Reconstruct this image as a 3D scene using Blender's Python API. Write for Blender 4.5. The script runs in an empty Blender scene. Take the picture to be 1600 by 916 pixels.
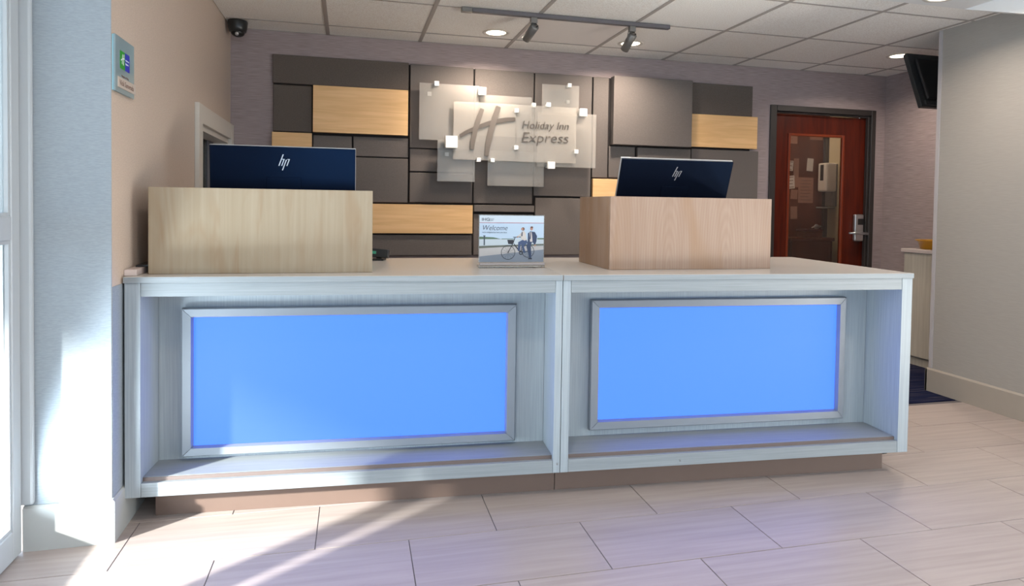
import bpy, bmesh, math, random
from mathutils import Vector, Matrix
random.seed(7)
PI = math.pi
sc = bpy.context.scene
COL = sc.collection

# ------------------------------------------------------------------ camera
def make_camera():
    yaw, pitch, roll = -0.2456, -0.0276, 0.0147
    cy, sy, cp, sp, cr, sr = math.cos(yaw), math.sin(yaw), math.cos(pitch), math.sin(pitch), math.cos(roll), math.sin(roll)
    def w(x3, d2, z3):
        x = cr * x3 - sr * z3; z2 = sr * x3 + cr * z3
        d = cp * d2 - sp * z2; z = sp * d2 + cp * z2
        return Vector((cy * x - sy * d, sy * x + cy * d, z))
    r, f, u = w(1, 0, 0), w(0, 1, 0), w(0, 0, 1)
    cam = bpy.data.cameras.new('camera')
    cam.sensor_width = 36.0
    cam.lens = 36.0 * 1017.871 / 1600.0
    cam.shift_y = -108.967 / 1600.0
    cam.clip_start = 0.05
    o = bpy.data.objects.new('camera', cam)
    m = Matrix((r, u, -f)).transposed().to_4x4()
    m.translation = Vector((0.1558, -4.9473, 1.2257))
    o.matrix_world = m
    COL.objects.link(o)
    sc.camera = o
make_camera()

# ------------------------------------------------------------------ light and exposure
sc.view_settings.view_transform = 'Standard'
sc.view_settings.look = 'None'
sc.view_settings.exposure = 0.70
sc.view_settings.gamma = 1.0
sc.view_settings.use_curve_mapping = False

world = bpy.data.worlds.new('sky')
sc.world = world
world.use_nodes = True
bg = world.node_tree.nodes['Background']
bg.inputs['Color'].default_value = (0.62, 0.79, 1.0, 1)
bg.inputs['Strength'].default_value = 2.4

SUN_AZ, SUN_EL = math.radians(35.5), math.radians(22.5)
sun = bpy.data.lights.new('sun', 'SUN')
sun.energy = 13.0
sun.angle = math.radians(2.5)
sun.color = (1.0, 0.97, 0.93)
so = bpy.data.objects.new('sun', sun)
d = Vector((math.cos(SUN_EL) * math.cos(SUN_AZ), math.cos(SUN_EL) * math.sin(SUN_AZ), -math.sin(SUN_EL)))
so.rotation_euler = d.to_track_quat('-Z', 'Y').to_euler()
so.location = (-8, -8, 6)
COL.objects.link(so)

# added fill lamps outside windows and door; low strips aim up to brighten ceiling
UP = PI / 2 + math.radians(38); UP2 = PI / 2 + math.radians(62)
def fill_light(name, loc, rot, sx, sy_, power, color):
    l = bpy.data.lights.new(name, 'AREA'); l.shape = 'RECTANGLE'; l.size = sx; l.size_y = sy_
    l.energy = power; l.color = color
    o = bpy.data.objects.new(name, l); o.location = loc; o.rotation_euler = rot
    COL.objects.link(o)
fill_light('fill_rear_window', (1.5, -7.66, 1.30), (PI / 2, 0, 0), 4.4, 1.9, 9, (0.88, 0.94, 1.0))
fill_light('fill_side_window', (-1.06, -6.1, 0.18), (UP2, 0, -PI / 2), 2.6, 0.12, 88, (0.72, 0.86, 1.0))
fill_light('fill_right_window', (4.21, -5.0, 0.30), (UP2, 0, PI / 2), 2.8, 0.12, 105, (1.0, 0.86, 0.73))
fill_light('fill_entry_door', (-1.01, -2.83, 0.19), (UP2, 0, -PI / 2), 0.64, 0.10, 30, (0.80, 0.90, 1.0))

LAMP_COL = (1.0, 0.87, 0.74)
LAMP_W = 8.0
BACK_W = 9.5

# ------------------------------------------------------------------ helpers
def tag(o, label=None, cat=None, group=None, kind=None):
    if label: o['label'] = label
    if cat: o['category'] = cat
    if group: o['group'] = group
    if kind: o['kind'] = kind
    return o

def thing(name, label, cat, loc=(0, 0, 0), rotz=0.0, group=None, kind=None):
    o = bpy.data.objects.new(name, None)
    o.empty_display_size = 0.1
    o.location = loc; o.rotation_euler = (0, 0, rotz)
    COL.objects.link(o)
    return tag(o, label, cat, group, kind)

def link_mesh(name, bm, mats, parent=None, loc=None, rot=None, smooth=False):
    me = bpy.data.meshes.new(name)
    bmesh.ops.recalc_face_normals(bm, faces=bm.faces)
    bm.to_mesh(me); bm.free()
    if not isinstance(mats, (list, tuple)): mats = [mats]
    for m in mats: me.materials.append(m)
    if smooth:
        for p in me.polygons: p.use_smooth = True
    o = bpy.data.objects.new(name, me)
    if parent: o.parent = parent
    if loc: o.location = loc
    if rot: o.rotation_euler = rot
    COL.objects.link(o)
    return o

def add_box(bm, x0, x1, y0, y1, z0, z1, bev=0.0, mi=0, seg=1):
    b = bmesh.new()
    vs = [b.verts.new((x, y, z)) for x in (x0, x1) for y in (y0, y1) for z in (z0, z1)]
    for f in ((0, 1, 3, 2), (4, 6, 7, 5), (0, 4, 5, 1), (2, 3, 7, 6), (0, 2, 6, 4), (1, 5, 7, 3)):
        b.faces.new([vs[i] for i in f])
    if bev > 0:
        bmesh.ops.bevel(b, geom=list(b.edges), offset=bev, segments=seg, affect='EDGES', profile=0.5)
    merge(bm, b, mi)

def merge(bm, b, mi=0):
    mp = {}
    for v in b.verts: mp[v] = bm.verts.new(v.co)
    for f in b.faces:
        try:
            nf = bm.faces.new([mp[v] for v in f.verts]); nf.material_index = mi; nf.smooth = f.smooth
        except ValueError: pass
    b.free()

def box(name, x0, x1, y0, y1, z0, z1, mat, parent=None, bev=0.0, seg=1, loc=None, rot=None):
    bm = bmesh.new(); add_box(bm, x0, x1, y0, y1, z0, z1, bev, 0, seg)
    return link_mesh(name, bm, mat, parent, loc, rot)

def add_prism(bm, pts, axis, a, b_, mi=0):
    """polygon pts (2D) extruded along an axis from a to b_. axis y: (x,z); axis z: (x,y); axis x: (y,z)"""
    def P(p, t):
        return {'y': (p[0], t, p[1]), 'z': (p[0], p[1], t), 'x': (t, p[0], p[1])}[axis]
    A = [bm.verts.new(P(p, a)) for p in pts]; B = [bm.verts.new(P(p, b_)) for p in pts]
    n = len(pts)
    f = bm.faces.new(A); f.material_index = mi
    f = bm.faces.new(B[::-1]); f.material_index = mi
    for i in range(n):
        f = bm.faces.new((A[i], B[i], B[(i + 1) % n], A[(i + 1) % n])); f.material_index = mi

def add_tube(bm, pts, r, seg=10, mi=0, caps=True):
    pts = [Vector(p) for p in pts]
    rr = r if isinstance(r, (list, tuple)) else [r] * len(pts)
    rings = []
    for i, p in enumerate(pts):
        t = (pts[min(i + 1, len(pts) - 1)] - pts[max(i - 1, 0)]).normalized()
        q = t.to_track_quat('Z', 'Y')
        rings.append([bm.verts.new(p + q @ Vector((math.cos(2 * PI * k / seg) * rr[i], math.sin(2 * PI * k / seg) * rr[i], 0))) for k in range(seg)])
    for a, b in zip(rings, rings[1:]):
        for k in range(seg):
            f = bm.faces.new((a[k], a[(k + 1) % seg], b[(k + 1) % seg], b[k])); f.smooth = True; f.material_index = mi
    if caps:
        f = bm.faces.new(rings[0][::-1]); f.material_index = mi
        f = bm.faces.new(rings[-1]); f.material_index = mi

def add_lathe(bm, prof, seg=24, c=(0, 0, 0), mi=0, smooth=True):
    """profile [(r,z)] about z"""
    rings = []
    for r, z in prof:
        if r < 1e-6: rings.append([bm.verts.new((c[0], c[1], c[2] + z))])
        else: rings.append([bm.verts.new((c[0] + r * math.cos(2 * PI * k / seg), c[1] + r * math.sin(2 * PI * k / seg), c[2] + z)) for k in range(seg)])
    for a, b in zip(rings, rings[1:]):
        for k in range(seg):
            k2 = (k + 1) % seg
            if len(a) == 1 and len(b) == 1: continue
            if len(a) == 1: vs = (a[0], b[k2], b[k])
            elif len(b) == 1: vs = (a[k], a[k2], b[0])
            else: vs = (a[k], a[k2], b[k2], b[k])
            f = bm.faces.new(vs); f.smooth = smooth; f.material_index = mi

def text(name, s, size, mat, parent, loc, rot, extrude=0.001, shear=0.0, align='LEFT', sx=1.0, off=0.0):
    cu = bpy.data.curves.new(name, 'FONT')
    cu.body = s; cu.size = size; cu.shear = shear; cu.extrude = extrude; cu.align_x = align; cu.resolution_u = 3; cu.offset = off * size
    t = bpy.data.objects.new('tmp_text', cu); COL.objects.link(t)
    me = bpy.data.meshes.new_from_object(t.evaluated_get(bpy.context.evaluated_depsgraph_get()))
    bpy.data.objects.remove(t); bpy.data.curves.remove(cu)
    me.name = name; me.materials.clear(); me.materials.append(mat)
    if sx != 1.0:
        for v in me.vertices: v.co.x *= sx
    o = bpy.data.objects.new(name, me); o.parent = parent; o.location = loc; o.rotation_euler = rot
    COL.objects.link(o)
    return o

# ------------------------------------------------------------------ materials
def principled(name):
    m = bpy.data.materials.new(name); m.use_nodes = True
    return m, m.node_tree, m.node_tree.nodes['Principled BSDF']

def plain(name, col, rough=0.5, metal=0.0, spec=0.5, emis=None, es=0.0, coat=0.0, var=0.04):
    m, nt, b = principled(name)
    b.inputs['Roughness'].default_value = rough; b.inputs['Metallic'].default_value = metal
    b.inputs['Specular IOR Level'].default_value = spec
    b.inputs['Coat Weight'].default_value = coat; b.inputs['Coat Roughness'].default_value = 0.08
    tc = nt.nodes.new('ShaderNodeTexCoord'); n = nt.nodes.new('ShaderNodeTexNoise'); n.inputs['Scale'].default_value = 18
    nt.links.new(tc.outputs['Object'], n.inputs['Vector'])
    r = nt.nodes.new('ShaderNodeValToRGB')
    r.color_ramp.elements[0].color = (*[c * (1 - var) for c in col], 1); r.color_ramp.elements[1].color = (*[min(1, c * (1 + var)) for c in col], 1)
    nt.links.new(n.outputs['Fac'], r.inputs['Fac']); nt.links.new(r.outputs['Color'], b.inputs['Base Color'])
    if emis:
        b.inputs['Emission Color'].default_value = (*emis, 1); b.inputs['Emission Strength'].default_value = es
    return m

def streaks(name, c1, c2, scale, rough=0.5, bump=0.0, detail=4.0, spec=0.4, lo=0.35, hi=0.65, rnd=True, distort=0.0, big=None, tint=0.0, coat=0.0, c3=None, s3=None, cath=None):
    """anisotropic noise between two colours; scale = (x,y,z) frequency in object space"""
    m, nt, b = principled(name); N = nt.nodes; L = nt.links
    b.inputs['Roughness'].default_value = rough; b.inputs['Specular IOR Level'].default_value = spec
    b.inputs['Coat Weight'].default_value = coat; b.inputs['Coat Roughness'].default_value = 0.12
    tc = N.new('ShaderNodeTexCoord'); vec = tc.outputs['Object']
    oi = None
    if rnd:
        oi = N.new('ShaderNodeObjectInfo'); sc_ = N.new('ShaderNodeMath'); sc_.operation = 'MULTIPLY'; sc_.inputs[1].default_value = 37.0
        L.new(oi.outputs['Random'], sc_.inputs[0])
        ad = N.new('ShaderNodeVectorMath'); ad.operation = 'ADD'; L.new(vec, ad.inputs[0]); L.new(sc_.outputs[0], ad.inputs[1]); vec = ad.outputs[0]
    mp = N.new('ShaderNodeMapping'); mp.inputs['Scale'].default_value = scale; L.new(vec, mp.inputs['Vector'])
    n = N.new('ShaderNodeTexNoise'); n.inputs['Scale'].default_value = 1.0; n.inputs['Detail'].default_value = detail; n.inputs['Distortion'].default_value = distort
    L.new(mp.outputs[0], n.inputs['Vector'])
    r = N.new('ShaderNodeValToRGB'); r.color_ramp.elements[0].position = lo; r.color_ramp.elements[1].position = hi
    r.color_ramp.elements[0].color = (*c1, 1); r.color_ramp.elements[1].color = (*c2, 1)
    L.new(n.outputs['Fac'], r.inputs['Fac']); out = r.outputs['Color']
    if c3:
        mp2 = N.new('ShaderNodeMapping'); mp2.inputs['Scale'].default_value = s3; L.new(vec, mp2.inputs['Vector'])
        n2 = N.new('ShaderNodeTexNoise'); n2.inputs['Scale'].default_value = 1.0; n2.inputs['Detail'].default_value = 2; n2.inputs['Distortion'].default_value = 1.2
        L.new(mp2.outputs[0], n2.inputs['Vector'])
        r2 = N.new('ShaderNodeValToRGB'); r2.color_ramp.elements[0].position = .5; r2.color_ramp.elements[1].position = .75
        r2.color_ramp.elements[0].color = (0, 0, 0, 1); r2.color_ramp.elements[1].color = (1, 1, 1, 1)
        L.new(n2.outputs['Fac'], r2.inputs['Fac'])
        mx = N.new('ShaderNodeMix'); mx.data_type = 'RGBA'; L.new(r2.outputs['Color'], mx.inputs[0]); L.new(out, mx.inputs[6]); mx.inputs[7].default_value = (*c3, 1)
        out = mx.outputs[2]
    if cath:
        sx = N.new('ShaderNodeSeparateXYZ'); L.new(tc.outputs['Object'], sx.inputs[0])
        ssum = N.new('ShaderNodeMath'); ssum.operation = 'ADD'; L.new(sx.outputs['X'], ssum.inputs[0]); L.new(sx.outputs['Y'], ssum.inputs[1])
        pp = N.new('ShaderNodeMath'); pp.operation = 'PINGPONG'; pp.inputs[1].default_value = cath[0]; L.new(ssum.outputs[0], pp.inputs[0])
        zz = N.new('ShaderNodeMath'); zz.operation = 'MULTIPLY'; zz.inputs[1].default_value = 0.17; L.new(sx.outputs['Z'], zz.inputs[0])
        cb = N.new('ShaderNodeCombineXYZ'); L.new(pp.outputs[0], cb.inputs['X']); L.new(zz.outputs[0], cb.inputs['Y'])
        wv = N.new('ShaderNodeTexWave'); wv.wave_type = 'RINGS'; wv.rings_direction = 'Z'; wv.inputs['Scale'].default_value = cath[1]; wv.inputs['Distortion'].default_value = 1.6; wv.inputs['Detail'].default_value = 3; wv.inputs['Detail Scale'].default_value = 1.2
        L.new(cb.outputs[0], wv.inputs['Vector'])
        wm = N.new('ShaderNodeMath'); wm.operation = 'MULTIPLY'; wm.inputs[1].default_value = cath[2]; L.new(wv.outputs['Fac'], wm.inputs[0])
        mx2 = N.new('ShaderNodeMix'); mx2.data_type = 'RGBA'; L.new(wm.outputs[0], mx2.inputs[0]); L.new(out, mx2.inputs[6]); mx2.inputs[7].default_value = (*cath[3], 1)
        out = mx2.outputs[2]
    if tint and oi:
        hs = N.new('ShaderNodeHueSaturation'); mr = N.new('ShaderNodeMapRange'); mr.inputs['To Min'].default_value = 1 - tint; mr.inputs['To Max'].default_value = 1 + tint
        L.new(oi.outputs['Random'], mr.inputs['Value']); L.new(mr.outputs[0], hs.inputs['Value']); L.new(out, hs.inputs['Color']); out = hs.outputs['Color']
    L.new(out, b.inputs['Base Color'])
    if bump:
        bp = N.new('ShaderNodeBump'); bp.inputs['Strength'].default_value = bump; bp.inputs['Distance'].default_value = 0.002
        L.new(n.outputs['Fac'], bp.inputs['Height']); L.new(bp.outputs[0], b.inputs['Normal'])
    return m

def clear_pane(name, tint, fac, rough=0.02, diffuse=None, ior=1.33):
    """thin sheet: mostly see-through, part body colour, fresnel gloss"""
    m = bpy.data.materials.new(name); m.use_nodes = True; nt = m.node_tree; N = nt.nodes; L = nt.links
    N.remove(N['Principled BSDF']); out = N['Material Output']
    tr = N.new('ShaderNodeBsdfTransparent'); tr.inputs['Color'].default_value = (*tint, 1)
    df = N.new('ShaderNodeBsdfDiffuse'); df.inputs['Color'].default_value = (*(diffuse or tint), 1)
    tl = N.new('ShaderNodeBsdfTranslucent'); tl.inputs['Color'].default_value = (*(diffuse or tint), 1)
    m0 = N.new('ShaderNodeMixShader'); m0.inputs[0].default_value = 0.3; L.new(df.outputs[0], m0.inputs[1]); L.new(tl.outputs[0], m0.inputs[2])
    m1 = N.new('ShaderNodeMixShader'); m1.inputs[0].default_value = fac; L.new(tr.outputs[0], m1.inputs[1]); L.new(m0.outputs[0], m1.inputs[2])
    gl = N.new('ShaderNodeBsdfGlossy'); gl.inputs['Roughness'].default_value = rough
    fr = N.new('ShaderNodeFresnel'); fr.inputs['IOR'].default_value = ior
    m2 = N.new('ShaderNodeMixShader'); L.new(fr.outputs[0], m2.inputs[0]); L.new(m1.outputs[0], m2.inputs[1]); L.new(gl.outputs[0], m2.inputs[2])
    L.new(m2.outputs[0], out.inputs['Surface'])
    return m

M = {}
M['wallpaper'] = streaks('grasscloth_wallpaper', (0.2596, 0.2038, 0.202), (0.398, 0.3192, 0.3128), (9, 9, 420), 0.75, 0.25, 6, 0.25, rnd=False)
M['wall_tan'] = streaks('tan_wall_vinyl', (0.5141, 0.4032, 0.3259), (0.5712, 0.4536, 0.3694), (90, 90, 240), 0.7, 0.03, 3, 0.3, rnd=False)
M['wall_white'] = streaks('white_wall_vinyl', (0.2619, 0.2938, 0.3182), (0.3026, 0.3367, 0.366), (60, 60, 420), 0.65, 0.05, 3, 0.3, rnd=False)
M['wall_greige'] = streaks('greige_wall_vinyl', (0.3127, 0.2872, 0.2614), (0.3354, 0.3081, 0.2803), (16, 16, 260), 0.65, 0.05, 3, 0.3, rnd=False)
M['baseboard'] = plain('taupe_baseboard', (0.336, 0.2926, 0.2484), 0.5, var=0.02)
M['baseboard_white'] = plain('pale_baseboard', (0.3952, 0.4016, 0.3889), 0.45, var=0.02)
M['tile'] = streaks('porcelain_tile', (0.3357, 0.2764, 0.2512), (0.3917, 0.3269, 0.2986), (2.2, 40, 10), 0.40, 0.02, 5, 0.4, tint=0.035, distort=0.3)
M['grout'] = plain('dark_grout', (0.13, 0.115, 0.12), 0.9)
M['carpet'] = streaks('navy_carpet', (0.004, 0.0056, 0.024), (0.0112, 0.016, 0.052), (4, 60, 20), 0.95, 0.5, 5, 0.1, lo=.35, hi=.8, rnd=False, c3=(0.056, 0.052, 0.068), s3=(2.0, 45, 5))
M['ceil_tile'] = streaks('mineral_ceiling_tile', (0.814, 0.759, 0.704), (0.93, 0.902, 0.858), (150, 150, 150), 0.9, 0.35, 3, 0.1, lo=.4, hi=.55, tint=0.02)
M['ceil_smooth'] = plain('smooth_ceiling_tile', (0.80, 0.74, 0.70), 0.8, var=0.015)
M['drywall'] = plain('white_drywall', (0.80, 0.785, 0.77), 0.85, var=0.01)
M['tee'] = plain('beige_grid_metal', (0.40, 0.355, 0.325), 0.55, var=0.02)
M['laminate'] = streaks('white_linear_laminate', (0.2805, 0.314, 0.3348), (0.3351, 0.3697, 0.3927), (230, 230, 4), 0.45, 0.02, 4, 0.4)  # toned lighter than the rail copy, standing in for sun bounce inside the recess
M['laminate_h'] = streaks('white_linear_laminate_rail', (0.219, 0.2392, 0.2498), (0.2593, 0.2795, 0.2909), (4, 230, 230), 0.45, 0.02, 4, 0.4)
M['quartz'] = plain('pale_quartz', (0.5453, 0.5063, 0.4673), 0.22, spec=0.5, var=0.015)
M['edge_brown'] = plain('brown_board_edge', (0.13, 0.095, 0.085), 0.7)
M['plinth'] = plain('taupe_metal_plinth', (0.1426, 0.09359, 0.0737), 0.42, var=0.03)
M['frame_metal'] = plain('satin_aluminium_frame', (0.2118, 0.231, 0.2567), 0.42, 0.3, var=0.02)
M['maple'] = streaks('pale_maple', (0.2932, 0.2265, 0.1488), (0.3271, 0.2613, 0.1802), (60, 60, 1.4), 0.42, 0.02, 5, 0.4, distort=0.6, c3=(0.2717, 0.1888, 0.1122), s3=(14, 14, 2.2), cath=(0.19, 22, 0.10, (0.3068, 0.2256, 0.1444)))
M['maple_warm'] = streaks('warm_maple', (0.3155, 0.2031, 0.1402), (0.3541, 0.2398, 0.1728), (60, 60, 1.4), 0.42, 0.02, 5, 0.4, distort=0.8, c3=(0.3015, 0.1765, 0.1011), s3=(7, 7, 1.0), cath=(0.145, 26, 0.30, (0.2565, 0.1539, 0.09828)))
M['maple_panel'] = streaks('honey_maple_panel', (0.762, 0.448, 0.194), (0.8692, 0.5386, 0.2552), (2.0, 20, 34), 0.45, 0.02, 5, 0.4, distort=1.0)
M['fabric'] = streaks('taupe_fabric_panel', (0.1393, 0.1181, 0.1077), (0.1618, 0.1385, 0.1265), (120, 120, 420), 0.9, 0.08, 2, 0.2, tint=0.04)
M['fabric_dark'] = streaks('charcoal_fabric_panel', (0.1105, 0.08848, 0.07554), (0.1388, 0.112, 0.09576), (120, 120, 420), 0.9, 0.08, 2, 0.2)
M['black_gap'] = plain('dark_backing', (0.018, 0.013, 0.012), 0.9)
M['frost'] = clear_pane('frosted_acrylic', (0.95, 0.94, 0.92), 0.27, 0.2, (0.88, 0.825, 0.755))
M['sign_metal'] = plain('brushed_nickel_letter', (0.075, 0.062, 0.054), 0.6, 0.0)
M['nickel_light'] = plain('pale_nickel_letter', (0.105, 0.088, 0.077), 0.6, 0.0)
M['white_cube'] = plain('white_standoff', (0.86, 0.86, 0.84), 0.35, var=0.01)
M['glass'] = clear_pane('window_glass', (0.94, 0.97, 0.97), 0.02, ior=1.08)
M['door_glass'] = clear_pane('door_lite_glass', (0.86, 0.80, 0.76), 0.02)
M['white_alu'] = plain('white_painted_aluminium', (0.419, 0.4392, 0.4553), 0.4, var=0.015)
M['gasket'] = plain('dark_gasket', (0.03, 0.02, 0.022), 0.8)
M['casing'] = plain('cream_casing', (0.60, 0.545, 0.48), 0.5, var=0.015)
M['sash_dark'] = plain('violet_grey_sash', (0.11, 0.105, 0.125), 0.5)
M['sash_light'] = plain('lilac_grey_blind', (0.33, 0.31, 0.34), 0.6)
M['door_wood'] = streaks('mahogany_veneer', (0.05775, 0.0054, 0.0015), (0.09975, 0.0108, 0.003), (24, 24, 2.0), 0.35, 0.02, 4, 0.4, distort=0.8)
M['door_bead'] = plain('red_mahogany_bead', (0.1848, 0.02576, 0.0048), 0.35)
M['door_frame'] = plain('dark_bronze_frame', (0.034, 0.028, 0.026), 0.45)
M['office_brown'] = streaks('office_brown_door', (0.11, 0.036, 0.022), (0.15, 0.052, 0.032), (12, 12, 2), 0.5, 0, 3, 0.3)
M['cream'] = plain('cream_paint', (0.60, 0.53, 0.36), 0.7, var=0.02)
M['paper'] = plain('white_paper', (0.72, 0.69, 0.64), 0.8)
M['paper_tan'] = plain('tan_paper', (0.36, 0.20, 0.15), 0.8)
M['print_grey'] = plain('printed_lines', (0.20, 0.12, 0.10), 0.8)
M['white_plastic'] = plain('white_plastic', (0.74, 0.72, 0.66), 0.35, var=0.01)
M['grey_plastic'] = plain('grey_plastic', (0.24, 0.25, 0.24), 0.45)
M['black_plastic'] = plain('black_plastic', (0.012, 0.012, 0.013), 0.4)
M['black_satin'] = plain('satin_black', (0.020, 0.021, 0.022), 0.33)
M['steel'] = plain('brushed_steel', (0.58, 0.57, 0.56), 0.3, 0.9)
M['track'] = plain('dark_grey_track', (0.12, 0.11, 0.12), 0.45, 0.2)
M['can_grey'] = plain('grey_metal_can', (0.20, 0.19, 0.18), 0.4, 0.5)
M['trim_white'] = plain('white_trim_ring', (0.66, 0.60, 0.54), 0.5)
M['lens'] = plain('lit_lens', (0.9, 0.85, 0.75), 0.5, emis=(1.0, 0.88, 0.70), es=4.0)
M['monitor'] = plain('gloss_black_sky_tint', (0.005, 0.007, 0.014), 0.22, spec=0.2, coat=0.0)
M['chrome'] = plain('mirror_chrome', (0.55, 0.55, 0.57), 0.3, 0.8)
M['monitor'].node_tree.nodes['Principled BSDF'].inputs['Specular Tint'].default_value = (0.12, 0.38, 1.0, 1)  # blue tint imitates sky reflected in the black lid
M['monitor'].node_tree.nodes['Principled BSDF'].inputs['Coat Weight'].default_value = 0.0
M['silver'] = plain('silver_bezel', (0.52, 0.50, 0.49), 0.35, 0.5)
M['screen'] = plain('dark_screen', (0.01, 0.01, 0.012), 0.15)
M['blue'] = plain('backlit_blue_acrylic', (0.02, 0.03, 0.06), 0.5, spec=0.15, emis=(0.040, 0.132, 1.0), es=1.5, var=0.02)
M['acrylic'] = clear_pane('clear_acrylic', (0.93, 0.95, 0.95), 0.12, 0.03, (0.8, 0.78, 0.74))
M['plaque_glass'] = clear_pane('aqua_plaque_glass', (0.80, 0.93, 0.95), 0.62, 0.05, (0.52, 0.66, 0.70))
M['edge_aqua'] = plain('aqua_glass_edge', (0.30, 0.55, 0.64), 0.2)
M['green'] = plain('emblem_green', (0.01, 0.30, 0.02), 0.4)
M['bluep'] = plain('emblem_blue', (0.02, 0.03, 0.42), 0.4)
M['white_print'] = plain('white_print', (0.8, 0.85, 0.85), 0.5)
M['strip_tan'] = plain('tan_name_strip', (0.50, 0.42, 0.36), 0.5)
M['print_brown'] = plain('brown_print', (0.16, 0.075, 0.055), 0.6)
M['yellow'] = plain('amber_ceramic', (0.42, 0.20, 0.01), 0.3)
M['cab_taupe'] = streaks('taupe_cabinet_laminate', (0.48, 0.432, 0.3591), (0.552, 0.504, 0.4218), (60, 60, 3), 0.5, 0, 3, 0.3)
M['filler'] = plain('pale_filler_board', (0.56, 0.46, 0.42), 0.5)
M['pavement'] = plain('outdoor_concrete', (0.55, 0.54, 0.53), 0.9)
M['canopy'] = plain('white_added_canopy', (0.6, 0.6, 0.6), 0.8)
M['green_led'] = plain('green_display', (0.05, 0.30, 0.18), 0.3)

# ------------------------------------------------------------------ room shell
ZT = 2.44; XL = -0.657; XR = 4.014; XN = 4.878; YL = -2.3695; YR = -1.347; XD = -0.95; YB = -7.5
def struct(o): o['kind'] = 'structure'; return o

# floor : recessed bed with laid tiles, then carpet behind the desk
floor = struct(box('floor', XD, XN, YB, -1.575, -0.06, -0.0025, M['grout']))
FA = -0.0107; fw, fh = 0.6571, 0.3360; gap = 0.0035
tm = bmesh.new(); add_box(tm, gap / 2, fw - gap / 2, gap / 2, fh - gap / 2, -0.008, 0.0, 0.0007)
t0 = link_mesh('floor_tile', tm, M['tile'], floor)
tile_mesh = t0.data; used = False
fo = Vector((-0.6052, -2.2386, 0)); c_, s_ = math.cos(FA), math.sin(FA)
for r in range(-2, 16):
    off = 0.5 * fw if r % 2 else 0.0
    for i in range(-2, 9):
        u = i * fw + off; v = -(r + 1) * fh
        if u + fw < -0.36 or u > 4.66: continue
        p = fo + Vector((c_ * u - s_ * v, s_ * u + c_ * v, 0))
        if not used: o = t0; used = True
        else:
            o = bpy.data.objects.new('floor_tile', tile_mesh); o.parent = floor; COL.objects.link(o)
        o.location = p; o.rotation_euler = (0, 0, FA)
carpet = box('floor_carpet', XL, XN, -1.566, 0.0, -0.05, 0.001, M['carpet']); struct(carpet)

# back wall with door opening
DX0, DX1, DZ = 3.725, 4.745, 2.085
bm = bmesh.new()
add_box(bm, XL - 0.3, DX0, 0, 0.12, 0, ZT + 0.08); add_box(bm, DX1, XN + 0.12, 0, 0.12, 0, ZT + 0.08); add_box(bm, DX0, DX1, 0, 0.12, DZ, ZT + 0.08)
struct(link_mesh('wall_back', bm, M['wallpaper']))
struct(box('wall_nook', XN, XN + 0.12, -3.0, 0.0, 0, ZT + 0.08, M['wallpaper']))
struct(box('wall_nook_end', XR + 0.12, XN + 0.12, -3.12, -3.0, 0, ZT + 0.08, M['wall_greige']))
# seam of the wallpaper next to the door
struct(box('trim_1', 4.770, 4.775, -0.004, 0.0, 0, 2.12, M['casing']))
# right partition
bm = bmesh.new()
add_box(bm, XR, XR + 0.12, -2.75, YR, 0, ZT + 0.08); add_box(bm, XR, XR + 0.12, YB, -6.45, 0, ZT + 0.08)
add_box(bm, XR, XR + 0.12, -6.45, -2.75, 0, 0.22); add_box(bm, XR, XR + 0.12, -6.45, -2.75, 1.98, ZT + 0.08)
struct(link_mesh('wall_right', bm, M['wall_greige']))
w4 = struct(thing('window_added_4', None, None, (XR + 0.06, -4.6, 0.22)))  # unseen window added to bring in light from the right
for y in (-1.85, -0.63, 0.59, 1.80): box('mullion', -0.03, 0.03, y, y + 0.05, 0.001, 1.759, M['white_alu'], w4)
for y in (-1.80, -0.58, 0.64): box('pane', -0.004, 0.004, y, y + 1.17, 0.001, 1.759, M['glass'], w4)
struct(box('trim_2', XR - 0.004, XR, YR - 0.026, YR, 0.16, ZT, plain('pale_corner_guard', (0.40, 0.375, 0.38), 0.4)))
bm = bmesh.new()
add_prism(bm, [(XR - 0.016, 0), (XR, 0), (XR, 0.158), (XR - 0.006, 0.158), (XR - 0.016, 0.148)], 'y', YB, YR + 0.012)
add_box(bm, XR - 0.016, XR + 0.12, YR, YR + 0.014, 0, 0.155)
struct(link_mesh('baseboard_right', bm, M['baseboard']))

# left wall with an inner window near the back corner
WY0, WY1, WZ0, WZ1 = -1.005, -0.10, 0.80, 1.655
bm = bmesh.new()
add_box(bm, XD + 0.02, XL, YL, WY0, 0, ZT + 0.08); add_box(bm, XD + 0.02, XL, WY1, 0.0, 0, ZT + 0.08)
add_box(bm, XD + 0.02, XL, WY0, WY1, 0, WZ0); add_box(bm, XD + 0.02, XL, WY0, WY1, WZ1, ZT + 0.08)
struct(link_mesh('wall_left', bm, M['wall_tan']))
struct(box('wall_left_white_sheet', XL, XL + 0.002, YL, -1.45, 0.158, 0.915, M['wall_white']))  # thin white sheet over the tan wall face, below counter height
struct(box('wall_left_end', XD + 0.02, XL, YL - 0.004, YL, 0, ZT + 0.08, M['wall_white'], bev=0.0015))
bm = bmesh.new()
add_prism(bm, [(YL - 0.016, 0), (YL - 0.004, 0), (YL - 0.004, 0.158), (YL - 0.008, 0.158), (YL - 0.016, 0.150)], 'x', XD + 0.02, XL)
add_prism(bm, [(XL, 0), (XL + 0.012, 0), (XL + 0.012, 0.150), (XL + 0.005, 0.158), (XL, 0.158)], 'y', YL - 0.016, -0.02)
struct(link_mesh('baseboard_left', bm, M['baseboard_white']))
win = struct(thing('window_1', None, None, (XL, (WY0 + WY1) / 2, WZ0)))
yc = (WY0 + WY1) / 2
def wy(y): return y - yc
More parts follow.
